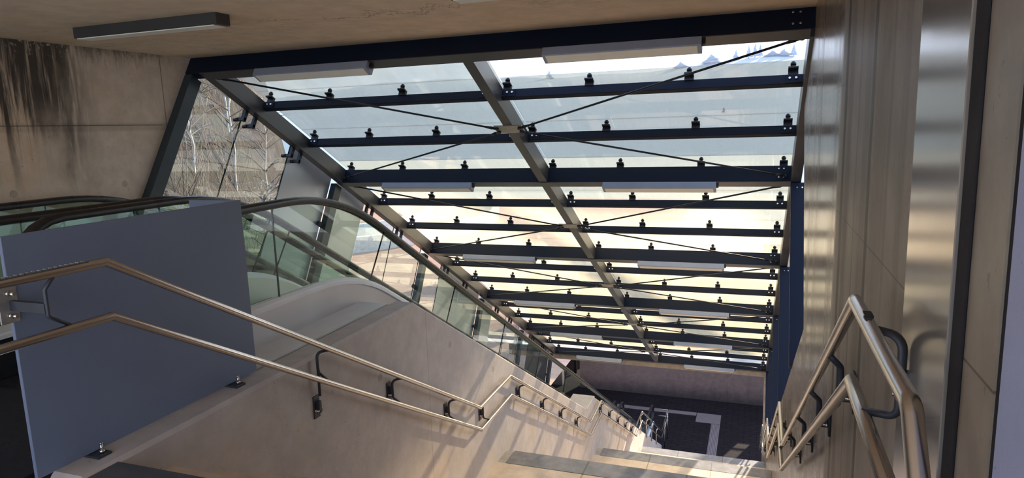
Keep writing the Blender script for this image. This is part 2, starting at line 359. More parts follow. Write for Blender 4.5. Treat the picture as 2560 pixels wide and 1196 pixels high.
# ------------------------------------------------------------------ mesh builder
def P(x, s, n): return (x, s*C30 + n*S30, -s*S30 + n*C30)     # frame of the 30 degree roof: s down the slope, n square to it
WL = {}
class MB:
    def __init__(s): s.v = []; s.f = []; s.sm = []
    def add(s, vs_, fs, smooth=False):
        o = len(s.v); s.v += [tuple(p) for p in vs_]; s.f += [tuple(i+o for i in f) for f in fs]; s.sm += [smooth]*len(fs)
        return s
    def hexa(s, c8):
        return s.add(c8, [(0, 3, 2, 1), (4, 5, 6, 7), (0, 1, 5, 4), (1, 2, 6, 5), (2, 3, 7, 6), (3, 0, 4, 7)])
    def box(s, x0, x1, y0, y1, z0, z1):
        return s.hexa([(x0, y0, z0), (x1, y0, z0), (x1, y1, z0), (x0, y1, z0), (x0, y0, z1), (x1, y0, z1), (x1, y1, z1), (x0, y1, z1)])
    def rbox(s, x0, x1, s0, s1, n0, n1):
        return s.hexa([P(x0, s0, n0), P(x1, s0, n0), P(x1, s1, n0), P(x0, s1, n0), P(x0, s0, n1), P(x1, s0, n1), P(x1, s1, n1), P(x0, s1, n1)])
    def obox(s, c, ax, ay, az, hx, hy, hz):
        c = Vector(c); ax = Vector(ax).normalized()*hx; ay = Vector(ay).normalized()*hy; az = Vector(az).normalized()*hz
        return s.hexa([c-ax-ay-az, c+ax-ay-az, c+ax+ay-az, c-ax+ay-az, c-ax-ay+az, c+ax-ay+az, c+ax+ay+az, c-ax+ay+az])
    def prism(s, poly, x0, x1, f=lambda x, a, b: (x, a, b)):
        n = len(poly)
        vs_ = [f(x0, a, b) for a, b in poly] + [f(x1, a, b) for a, b in poly]
        return s.add(vs_, [tuple(range(n))[::-1], tuple(range(n, 2*n))] + [(i, (i+1) % n, n+(i+1) % n, n+i) for i in range(n)])
    def sweep(s, path, prof, up=(1, 0, 0), caps=True, smooth=True, transport=False):
        """prof: list of (a,b) offsets; a along 'side' axis, b along the normal of the path in the remaining direction; mitred corners"""
        path = [Vector(p) for p in path]; m = len(prof); rings = []
        up = Vector(up).normalized()
        for i, p in enumerate(path):
            if i == 0: t = path[1]-p; tin = t
            elif i == len(path)-1: t = p-path[-2]; tin = t
            else:
                a = (p-path[i-1]).normalized(); b = (path[i+1]-p).normalized(); t = a+b; tin = a
            t = t.normalized(); tin = tin.normalized()
            u = up - tin*up.dot(tin)
            if u.length < 0.05: u = tin.orthogonal()
            u.normalize(); w = u.cross(tin)
            if transport:                      # carry the section frame along the path
                if i == 0: keep = u
                elif i < len(path)-1 or True:
                    q_ = prev_t.rotation_difference(tin); keep = q_ @ keep; keep = (keep-tin*keep.dot(tin)).normalized()
                prev_t = tin; u = keep; w = u.cross(tin)
            ring = []
            for a_, b_ in prof:
                o = u*a_ + w*b_
                # slide along tin onto the mitre plane
                d = o.dot(t)/max(0.2, tin.dot(t))
                ring.append(p + o - tin*d)
            rings.append(ring)
        vs_ = [q for r in rings for q in r]; fs = []
        for i in range(len(rings)-1):
            for j in range(m):
                k2 = (j+1) % m
                fs.append((i*m+j, i*m+k2, (i+1)*m+k2, (i+1)*m+j))
        s.add(vs_, fs, smooth)
        if caps:
            o = len(s.v)-len(vs_)
            s.f += [tuple(o+j for j in range(m))[::-1], tuple(o+(len(rings)-1)*m+j for j in range(m))]; s.sm += [False, False]
        return s
    def tube(s, path, r, seg=14, up=(1, 0, 0), flat=1.0):
        return s.sweep(path, [(r*math.cos(2*math.pi*i/seg), r*flat*math.sin(2*math.pi*i/seg)) for i in range(seg)], up, transport=True)
    def taper(s, path, rs, seg=6):
        path = [Vector(p) for p in path]; o = len(s.v)
        for i, p in enumerate(path):
            t = (path[min(i+1, len(path)-1)]-path[max(i-1, 0)]).normalized()
            u = t.cross(Vector((0.3, 1, 0.1))).normalized(); w = t.cross(u)
            for j in range(seg):
                a = 2*math.pi*j/seg; s.v.append(tuple(p+(u*math.cos(a)+w*math.sin(a))*rs[i]))
        for i in range(len(path)-1):
            for j in range(seg):
                k2 = (j+1) % seg; s.f.append((o+i*seg+j, o+i*seg+k2, o+(i+1)*seg+k2, o+(i+1)*seg+j)); s.sm.append(True)
        return s
    def cyl(s, c, axis, r, h, seg=14, r2=None):
        c = Vector(c); a = Vector(axis).normalized(); r2 = r if r2 is None else r2
        u = a.orthogonal().normalized(); w = a.cross(u)
        vs_ = [c+(u*math.cos(2*math.pi*i/seg)+w*math.sin(2*math.pi*i/seg))*r for i in range(seg)]
        vs_ += [c+a*h+(u*math.cos(2*math.pi*i/seg)+w*math.sin(2*math.pi*i/seg))*r2 for i in range(seg)]
        o = len(s.v); s.add(vs_, [(i, (i+1) % seg, seg+(i+1) % seg, seg+i) for i in range(seg)], True)
        s.f += [tuple(o+i for i in range(seg))[::-1], tuple(o+seg+i for i in range(seg))]; s.sm += [False, False]
        return s
    def build(s, name, material, parent=None, bev=0.0):
        off = Vector(WL.get(parent.name, (0, 0, 0))) if parent else Vector((0, 0, 0))
        me = bpy.data.meshes.new(name)
        me.from_pydata([(p[0]-off.x, p[1]-off.y, p[2]+EYE-off.z) for p in s.v], [], s.f)
        for poly, sm in zip(me.polygons, s.sm): poly.use_smooth = sm
        bm = bmesh.new(); bm.from_mesh(me)
        bmesh.ops.recalc_face_normals(bm, faces=bm.faces[:])
        if bev:
            es = [e for e in bm.edges if len(e.link_faces) == 2 and e.calc_face_angle(0) > 0.6]
            bmesh.ops.bevel(bm, geom=es, offset=bev, segments=1, affect='EDGES', clamp_overlap=True)
        bm.to_mesh(me); bm.free()
        me.materials.append(MAT[material])
        o = bpy.data.objects.new(name, me); COL.objects.link(o)
        if parent: o.parent = parent; WL[o.name] = tuple(off)
        else: WL[o.name] = (0, 0, 0)
        return o
def tag(o, label=None, cat=None, group=None, kind=None):
    if label: o['label'] = label
    if cat: o['category'] = cat
    if group: o['group'] = group
    if kind: o['kind'] = kind
    return o
def thing(name, loc, label, cat, group=None, kind=None):
    o = bpy.data.objects.new(name, None); COL.objects.link(o)
    o.empty_display_size = 0.1
    o.location = (loc[0], loc[1], loc[2]+EYE); WL[o.name] = (loc[0], loc[1], loc[2]+EYE)
    return tag(o, label, cat, group, kind)
def struct(name, mb, m, label, cat, bev=0.0):
    return tag(mb.build(name, m, None, bev), label, cat, None, 'structure')
def link_copy(src, parent, dx, dy, dz):     # copy of one part (shares mesh) under another parent, moved in the world
    c = src.copy(); COL.objects.link(c); c.parent = parent
    sp = Vector(WL[src.name]); pp = Vector(WL[parent.name])
    c.location = Vector(src.location) + sp + Vector((dx, dy, dz)) - pp
    return c
def arc(p0, pc, p1, r, n=8):                # fillet of corner pc
    p0, pc, p1 = Vector(p0), Vector(pc), Vector(p1)
    a = (p0-pc).normalized(); b = (p1-pc).normalized()
    half = a.angle(b)/2; t = r/math.tan(half)
    c = pc + (a+b).normalized()*(r/math.sin(half))
    s_, e_ = pc+a*t-c, pc+b*t-c
    ang = s_.angle(e_)
    return [c + (s_*math.sin((1-i/n)*ang) + e_*math.sin(i/n*ang))/math.sin(ang) for i in range(n+1)]
def fillet(pts, r, n=8):
    out = [Vector(pts[0])]
    for i in range(1, len(pts)-1): out += arc(pts[i-1], pts[i], pts[i+1], r if not isinstance(r, (list, tuple)) else r[i-1], n)
    return out+[Vector(pts[-1])]
ORD = ['first', 'second', 'third', 'fourth', 'fifth', 'sixth']

# ------------------------------------------------------------------ dimensions
XM, XR = -2.64, 0.36                 # stair faces of middle and right walls
NOSE = [(2.03, -1.41), (6.79, -3.66), (11.46, -5.87), (16.13, -8.07)]
ZB = -10.27
SB = [4.40] + [6.965+2.7967*i for i in range(5)]      # crossbeams along the slope
def zline(c, y): return c - T30*y

# ------------------------------------------------------------------ structure
struct('floor', MB().box(-5.45, XR, -0.9, 1.45, -1.65, -1.41), 'plain_concrete', 'concrete floor of the upper landing at the head of the stairs', 'floor')
struct('floor_plinth', MB().box(-5.45, XM-0.2, 1.46, 4.2, -1.65, -1.413), 'mat_black', 'black floor slab under the escalator entrances', 'floor')
struct('ceiling', MB().box(-5.75, 0.75, -0.9, 5.75, 0.80, 1.15), 'ceiling_concrete', 'bare tan concrete ceiling over the upper landing', 'ceiling')
# left wall: raked end beside the glazing
pe = lambda s_, n_: P(0, s_, n_)[1:]
struct('wall_left', MB().prism([(-0.9, -1.65), (3.3, -1.65), pe(4.50, 0.98), pe(4.50, 3.40), (5.60, 0.80), (-0.9, 0.80)], -5.75, -5.45), 'left_wall_concrete',
       'concrete wall on the left with black seepage stains below the ceiling', 'wall')
struct('wall_right', MB().prism([(1.21, -11), (1.21, 0.80), (5.42, 0.80), pe(4.40, 3.26), pe(5.45, 3.26), pe(5.45, 1.33), pe(19.6, 1.33), (17.64, -11)], XR, XR+0.28), 'right_wall_concrete',
       'glossy stained concrete wall on the right of the stairs with a sloping top', 'wall')
struct('wall_right_near', MB().box(XR-0.005, XR+0.28, -0.9, 1.165, -1.65, 0.80), 'skylight_tinted_concrete', 'skylight tinted wall surface at the right edge nearest the viewer', 'wall')
struct('trim_1', MB().box(XR+0.004, XR+0.10, 1.16, 1.215, -1.65, 0.80), 'dark_post_metal', 'dark recessed joint between the skylight tinted wall and the concrete wall', 'joint')
# middle wall
mid = [(1.85, -11), (1.85, -1.40), (4.82, -1.40), (10.68, zline(1.383, 10.68)), (10.69, zline(1.383, 10.68)-0.02), (11.26, zline(1.383, 10.68)-0.02), (20.5, zline(1.72, 20.5)+0.0), (20.5, -11)]
mw = struct('wall_middle', MB().prism(mid, XM-0.20, XM), 'middle_wall_concrete', 'pale concrete wall between the stairs and the escalators', 'wall', 0.02)
tag(MB().box(-3.04, XM+0.002, 10.68, 11.27, -5.4, zline(1.383, 10.68)).build('wall_block', 'middle_wall_concrete', None, 0.01), 'square topped concrete block where the stair wall steps up beside the escalator', 'concrete block', None, 'structure')
struct('floor_lower', MB().box(-14, 2.4, 16.5, 30, ZB-0.3, ZB), 'mauve_pavers', 'dark mauve paved floor at the foot of the stairs', 'floor')
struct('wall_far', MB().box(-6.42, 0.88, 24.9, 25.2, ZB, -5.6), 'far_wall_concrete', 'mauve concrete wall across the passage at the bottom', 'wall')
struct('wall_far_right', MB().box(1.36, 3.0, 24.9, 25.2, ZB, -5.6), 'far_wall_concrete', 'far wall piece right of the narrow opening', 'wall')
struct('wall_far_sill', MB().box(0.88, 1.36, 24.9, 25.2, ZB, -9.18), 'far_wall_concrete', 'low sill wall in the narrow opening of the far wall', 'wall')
tag(MB().tube([(0.88, 25.05, -8.99), (1.36, 25.05, -8.99)], 0.03, 10).build('sill_rail', 'rail_steel'), 'short rail across the narrow opening of the far wall', 'rail')
struct('wall_far_left', MB().box(-8.4, -7.15, 24.9, 25.2, ZB, -5.6), 'far_wall_concrete', 'short far wall piece left of the bright gap at the bottom', 'wall')
struct('trim_4', MB().box(-6.6, 2.4, 17.50, 18.0, -6.44, -6.12), 'plain_concrete', 'concrete lintel across the opening under the last crossbeam', 'ceiling')
struct('trim_2', MB().box(0.30, 0.44, 17.66, 17.86, ZB, -6.45), 'plain_concrete', 'narrow concrete pier at the bottom right under the lintel', 'pier')
struct('wall_escalator', MB().prism([(4.2, -11), (4.2, -1.9), (20.2, -11)], -5.26, XM-0.21), 'plain_concrete', 'sloping concrete base under the two escalators', 'base')
k_ = [pe(4.40, 0.1), pe(19.0, 0.1), pe(19.0, -1.2), pe(4.40, -1.2)]
struct('trim_3', MB().prism(k_, -5.60, -5.40), 'plain_concrete', 'concrete kerb along the foot of the side glazing', 'kerb')

# staircase
st = thing('staircase', (-1.14, 2.03, -1.41), 'broad concrete staircase in four flights with tan landings going down', 'stairs')
MB().box(XM, XR, 1.45, 2.03, -1.62, -1.41).build('top_step', 'dark_stone', st)
for i, (ny, nz) in enumerate(NOSE):
    zn = NOSE[i+1][1] if i < 3 else ZB
    nr = 14; rise = (nz-zn)/nr
    pts = [(ny, nz-0.28), (ny, nz)]; y, z = ny, nz
    prof = [(ny-0.02, nz-0.30), (ny-0.02, nz-0.002)]
    prof = [(ny, nz-rise-0.25)]
    z = nz-rise; prof.append((ny, z))
    for j in range(13):
        y2 = ny+0.277*(j+1); prof.append((y2, z)); z -= rise
        if j < 12: prof.append((y2, z))
    prof.append((ny+0.277*13, z-0.12))
    MB().prism(prof, XM, XR).build('flight', 'tan_stone', st)
    if i < 3:
        y0 = ny+0.277*13; y1 = NOSE[i+1][0]
        ld = MB().box(XM, XR, y0, y1, zn-0.30, zn-0.006).build('landing', 'plain_concrete', st)
        MB().box(XM+0.0, XR, y0+0.0, y1-0.285, zn-0.006, zn).build('paving', 'tan_stone', ld)
        MB().box(XM+0.10, XR-0.005, y1-0.28, y1+0.02, zn-0.05, zn+0.002).build('nosing_strip', 'grey_nosing_stone', ld, 0.004)

# lower floor tactile paving
t = thing('tactile_paving', (-1.1, 20.3, ZB), 'pink ribbed tactile paving strip on the dark lower floor', 'tactile paving')
MB().box(-1.27, -0.98, 20.2, 22.85, ZB, ZB+0.008).build('ribbed_strip', 'tactile_stone', t)
MB().box(-1.80, -0.98, 22.87, 23.65, ZB, ZB+0.008).build('corner_slab', 'pink_stone', t)
MB().box(-7.2, -1.82, 23.38, 23.65, ZB, ZB+0.008).build('cross_strip', 'pink_stone', t)

# ------------------------------------------------------------------ roof steelwork
NB0, NB1 = 3.276, 3.466
XC0, XC1 = -2.44, -2.34
XL0, XL1 = -5.27, -5.17
XQ0, XQ1 = 0.333, 0.433
clampM = None
def clamp_part(parent, x, s_, side=0):
    """small dark bracket with a round glass fixing above it"""
    global clampM
    n0 = 3.455
    if clampM is None:
        b = MB()
        b.rbox(-0.040, 0.040, -0.014, 0.014, 0, 0.055)
        b.rbox(-0.040, 0.040, -0.055, 0.014, 0.043, 0.057)
        b.rbox(-0.02, 0.02, 0.01, 0.04, 0, 0.012)
        c0 = P(0, -0.028, 0.057); b.cyl(c0, P(0, 0, 1), 0.008, 0.035, 8)
        b.cyl(P(0, -0.028, 0.060), P(0, 0, 1), 0.020, 0.010, 12)
        b.cyl(P(0, -0.028, 0.084), P(0, 0, 1), 0.023, 0.018, 12)
        b.cyl(P(0, -0.028, 0.102), P(0, 0, 1), 0.015, 0.012, 10)
        o = b.build('glass_clamp', 'clamp_metal', parent)
        clampM = o.data
        for v in clampM.vertices: v.co.z += 0   # mesh kept around its own origin
        # rebuild relative to own origin
        off = Vector(WL[parent.name])
        for v in clampM.vertices: v.co += off - Vector((0, 0, EYE))
        bpy.data.objects.remove(o)
    o = bpy.data.objects.new('glass_clamp', clampM); COL.objects.link(o); o.parent = parent
    w = P(x, s_, n0); off = Vector(WL[parent.name])
    o.location = Vector((w[0], w[1], w[2]+EYE)) - off
    return o
def bolts(parent, pts, axis, r=0.011, h=0.010):
    for p in pts:
        MB().cyl(p, axis, r, h, 10, r*0.7).build('bolt', 'bolt_steel', parent)
LX = [-5.10, -4.33, -3.45]; CX = [-2.30, -1.49, -0.59, 0.26]
beams = []
wh = ['uppermost', 'second', 'third', 'fourth', 'fifth', 'lowest']
for i, s_ in enumerate(SB):
    lab = {0: 'black steel crossbeam under the edge of the concrete ceiling', 5: 'dark blue steel crossbeam at the foot of the glass roof'}.get(i, 'deep dark blue steel crossbeam, %s down from the ceiling' % ORD[i-1])
    b = thing('crossbeam', P(-2.4, s_+0.05, NB0), lab, 'beam', 'deep roof crossbeams')
    MB().rbox(XL0 if i else -5.44, XQ1, s_, s_+0.10, NB0, NB1).build('web', 'frame_paint', b, 0.004)
    MB().rbox(XL0+0.02, XQ0, s_-0.004, s_+0.112, NB0-0.008, NB0).build('flange', 'bounce_tinted_paint', b)
    bolts(b, [P(XQ0-0.07, s_, NB0+0.05), P(XQ0-0.12, s_, NB0+0.05), P(XQ0-0.07, s_, NB1-0.04), P(XQ0-0.12, s_, NB1-0.04)], P(0, -1, 0))
    if i:
        for x in LX+CX: clamp_part(b, x, s_+0.02)
    beams.append(b)
rows = []
for i in range(5):
    a, bb = SB[i], SB[i+1]
    for j in (1, 2): rows.append((i, j, a+(bb-a)*j/3))
for (i, j, s_) in rows:
    for side, (x0, x1, xs) in (('left', (XL1, XC0, LX)), ('right', (XC1, XQ0, CX))):
        p = thing('purlin', P((x0+x1)/2, s_, 3.375), '%s half of the slim purlin, %s row below the %s crossbeam' % (side, ['upper', 'lower'][j-1], ORD[i]), 'purlin', 'slim roof purlins')
        MB().rbox(x0, x1, s_, s_+0.06, 3.375, NB1).build('bar', 'frame_paint', p, 0.003)
        for e, d in ((x0, 1), (x1, -1)):
            MB().rbox(min(e, e+0.13*d), max(e, e+0.13*d), s_-0.010, s_, 3.380, NB1-0.01).build('end_plate', 'frame_paint', p)
            bolts(p, [P(e+0.05*d, s_-0.010, 3.42), P(e+0.10*d, s_-0.010, 3.42)], P(0, -1, 0), 0.014, 0.012)
        for x in xs: clamp_part(p, x, s_+0.005)
# rafters between the beams, side clamps hanging under the left one
for i in range(5):
    a, bb = SB[i]+0.10, SB[i+1]
    for nm, x0, x1 in (('left', XL0, XL1), ('central', XC0, XC1), ('right', XQ0, XQ1)):
        r = thing('rafter', P((x0+x1)/2, a, NB0), '%s sloping steel rafter between the %s and %s crossbeams' % (nm, ORD[i], ORD[i+1]), 'rafter', 'sloping roof rafters')
        if nm == 'right' and i == 0:
            MB().rbox(x0, x1, 4.50, bb, NB0, NB1).build('beam', 'bounce_tinted_paint', r, 0.004)
        else:
            MB().rbox(x0, x1, a, bb, NB0, NB1).build('beam', 'bounce_tinted_paint', r, 0.004)
        if nm == 'central':
            ms = (SB[i]+SB[i+1])/2
            MB().rbox(XC0-0.10, XC1+0.10, ms-0.07, ms+0.07, NB0-0.012, NB0).build('node_plate', 'plate_steel', r)
            bolts(r, [P(XC0-0.07, ms-0.035, NB0-0.012), P(XC0-0.07, ms+0.035, NB0-0.012), P(XC1+0.07, ms-0.035, NB0-0.012), P(XC1+0.07, ms+0.035, NB0-0.012)], P(0, 0, -1))
        if nm == 'left':
            L3 = SB[i+1]-SB[i]
            for sj in (SB[i]+L3/3-0.06, SB[i]+2*L3/3-0.06):
                for d in (-0.075, 0.075):
                    q = MB()
                    q.rbox(XL0, XL0+0.03, sj+d-0.022, sj+d+0.022, NB0-0.13, NB0)
                    q.rbox(XL0-0.07, XL0+0.03, sj+d-0.014, sj+d+0.014, NB0-0.125, NB0-0.09)
                    q.cyl(P(XL0-0.115, sj+d, NB0-0.108), (1, 0, 0), 0.022, 0.06, 12)
                    q.build('side_clamp', 'clamp_metal', r)
# tie rods
for i in range(5):
    ms = (SB[i]+SB[i+1])/2
    for nm, xa, xb, sgn in (('left', XC0-0.07, XL1+0.03, -1), ('right', XC1+0.07, XQ0-0.05, 1)):
        for ud, send, off in (('upper', SB[i]+0.13, -0.035), ('lower', SB[i+1]-0.03, 0.035)):
            a = Vector(P(xa, ms+off, NB0-0.02)); b = Vector(P(xb, send, NB0+0.02 if ud == 'upper' else NB0+0.05))
            r = thing('tie_rod', tuple(a), 'thin dark diagonal brace rod, %s %s arm of the cross in the %s bay' % (ud, nm, ORD[i]), 'brace rod', 'diagonal roof brace rods')
            d = (b-a).normalized()
            MB().tube([a+d*0.06, b-d*0.06], 0.010, 10).build('rod', 'clamp_metal', r)
            for e, dd in ((a, d), (b, -d)):
                MB().cyl(e+dd*0.05, dd, 0.017, 0.07, 10, 0.011).cyl(e-Vector(P(0, 0, 0.012)), P(0, 0, 1), 0.018, 0.024, 10).obox(e+dd*0.03, dd, (1, 0, 0), P(0, 0, 1), 0.035, 0.012, 0.012).build('fork_end', 'clamp_metal', r)
# posts of the portal frames
for i, s_ in enumerate(SB):
    if i > 0:
        n0 = 1.33
        p = thing('column', P(0.41, s_, n0), 'blue steel column of the %s frame standing on the right wall' % ORD[i-1] if i < 5 else 'blue steel column at the bottom end of the right wall', 'column', 'blue columns on the right wall')
        MB().rbox(XQ0, XQ0+0.17, s_, s_+0.10, n0, NB0-0.008).build('shaft', 'frame_paint', p, 0.004)
        MB().rbox(XQ0+0.015, XQ0+0.20, s_-0.02, s_+0.14, n0, n0+0.012).build('base_plate', 'frame_paint', p)
        bolts(p, [P(XQ0+0.06, s_, NB0-0.07), P(XQ0+0.11, s_, NB0-0.07)], P(0, -1, 0))
    w = 0.15
    p = thing('side_post', P(-5.35, s_, 0.1), 'dark steel post beside the left concrete wall' if i == 0 else 'dark steel post of the %s frame in the left side glazing' % ORD[i], 'post', 'posts of the left side glazing')
    MB().rbox(*((-5.355, -5.27) if i else (-5.44, -5.345)), s_, s_+0.14, 0.1, NB0-0.008).build('shaft', 'sky_tinted_paint', p, 0.004)
    if i: MB().rbox(-5.345, -5.315, s_-0.09, s_, 2.63, 2.69).cyl(P(-5.36, s_-0.06, 2.66), (1, 0, 0), 0.02, 0.05, 10).build('side_clamp', 'clamp_metal', p)
# lamps under the crossbeams
LPX = [(-4.56, -3.31), (-1.67, -0.42)]
def make_lamp(name, c, ex, label, group, hm):
    """box lamp along x; ex = function(x,a,b) giving world point, a across, b up"""
for i, s_ in enumerate(SB):
    for side, (x0, x1) in zip(('left', 'right'), LPX):
        lab = '%s long box lamp under the %s' % (side, {0: 'black crossbeam next to the ceiling', 5: 'lowest crossbeam over the lower passage'}.get(i, '%s blue crossbeam' % ORD[i-1]))
        t = thing('strip_lamp', P((x0+x1)/2, s_+0.05, NB0-0.09), lab, 'lamp', 'box lamps under the crossbeams')
        MB().rbox(x0, x1, s_-0.02, s_+0.10, NB0-0.085, NB0-0.008).build('housing', 'lamp_housing', t, 0.003)
        MB().rbox(x0+0.03, x1-0.03, s_-0.008, s_+0.088, NB0-0.090, NB0-0.085).build('diffuser', 'lamp_diffuser', t)
        MB().rbox(x1, x1+0.025, s_+0.02, s_+0.05, NB0-0.05, NB0-0.015).build('cable_gland', 'clamp_metal', t)
for (x0, x1, y0, lab) in ((-4.60, -3.32, 3.63, 'dark box lamp fixed to the concrete ceiling on the left'), (-1.66, -0.38, 3.63, 'dark box lamp on the ceiling cut by the top of the picture')):
    t = thing('ceiling_lamp', ((x0+x1)/2, y0+0.06, 0.80), lab, 'lamp', 'box lamps on the concrete ceiling')
    MB().box(x0, x1, y0, y0+0.13, 0.725, 0.80).build('housing', 'ceiling_lamp_housing', t, 0.003)
    MB().box(x0+0.02, x1-0.03, y0+0.010, y0+0.12, 0.719, 0.725).build('diffuser', 'lamp_diffuser', t)

# ------------------------------------------------------------------ glazing
def pane_rows():
    out = []
    for i in range(5):
        a, b = SB[i], SB[i+1]; d = (b-a)/3
        for j in range(3): out.append((i, j, a+d*j, a+d*(j+1)))
    return out
PR = pane_rows()
for (i, j, s0, s1) in PR:
    for side, (x0, x1) in (('left', (-5.30, -2.395)), ('right', (-2.385, 0.45))):
        a = s0+0.0 - 0.02; b = s1 - 0.03
        if i == 0 and j == 0: a = 4.52
        if side == 'right' and (i, j) in ((0, 0), (0, 1)): pass
        m_ = ('roof_glass_clear' if j == 0 and side == 'right' else 'roof_glass_upper') if i == 0 else 'roof_glass_lower'
        g = MB().rbox(x0, x1, a, b, 3.578, 3.590).build('roof_pane', m_)
        tag(g, '%s %s glass roof pane, %s of three in the %s bay from the ceiling' % ('blue grey dusty' if i == 0 else 'sun tinted dusty', side, ORD[j], ORD[i]), 'glass pane', 'roof panes')
tag(MB().rbox(-0.330, -0.318, 5.975, 6.035, 3.592, 3.600).rbox(-0.345, -0.322, 6.030, 6.042, 3.592, 3.600).build('dead_leaf', 'bracket_paint'), 'small dark leaf scrap lying on the right roof pane above the second purlin', 'leaf')
# left side glazing
SG = []
for i in range(5):
    a, b = SB[i], SB[i+1]; d = (b-a)/3
    SG += [(i, j, a+d*j-(0.06 if j else 0), a+d*(j+1)-(0.06 if j < 2 else 0)) for j in range(3)]
METAL = {(0, 2), (1, 0), (2, 1), (2, 2), (3, 0)}
for (i, j, s0, s1) in SG:
    a = s0+0.006 + (0.13 if j == 0 else 0); b = s1-0.006
    where = '%s of three between the %s and %s frames' % (ORD[j], ORD[i], ORD[i+1])
    if i == 4 and j > 0:
        g = MB().rbox(-5.376, -5.360, a, b, 0.1, 3.44).build('cladding_sheet', 'bracket_paint', None, 0.003)
        tag(g, 'dark metal panel, ' + where, 'metal panel', 'solid panels of the side wall')
    elif (i, j) in METAL:
        g = MB().rbox(-5.376, -5.360, a, b, 0.1, 3.44).build('cladding_sheet', 'side_panel_metal', None, 0.003)
        tag(g, 'silver metal panel, ' + where, 'metal panel', 'solid panels of the side wall')
    else:
        g = MB().rbox(-5.374, -5.362, a, b, 0.1, 3.44).build('glass_sheet', 'side_glass')
        MB().rbox(-5.374, -5.362, b, b+0.009, 0.1, 3.44).build('edge_seal', 'glass_edge', g)
        tag(g, 'clear side wall pane, ' + where, 'glass pane', 'clear panes of the side wall')

# ------------------------------------------------------------------ escalators
HZ, HC = -0.463, 2.15        # handrail: flat height and slope line
DZ, DC = -1.118, 1.60        # deck
def esc_path(zf, c, y0, y1, r, zend):
    yb = (c-zf)/T30; ye = (c-zend)/T30
    pts = [Vector((0, y0, zf)), Vector((0, yb, zf)), Vector((0, ye, zend)), Vector((0, y1, zend))]
    return fillet(pts, r, 10)
def at_x(path, x): return [Vector((x, p.y, p.z)) for p in path]
def newel(y, zt, zb, r, d, n=10):     # half circle at an end, d=-1 upper end, +1 lower end
    zc = (zt+zb)/2; rr = (zt-zb)/2
    return [Vector((0, y + d*r*math.sin(math.pi*i/n), zc + rr*math.cos(math.pi*i/n))) for i in range(n+1)]
HP = [(-0.040, -0.016), (-0.034, -0.030), (-0.018, -0.030), (-0.018, -0.022), (0.018, -0.022), (0.018, -0.030), (0.034, -0.030), (0.040, -0.016), (0.040, 0.004), (0.028, 0.020), (0, 0.026), (-0.028, 0.020), (-0.040, 0.004)]
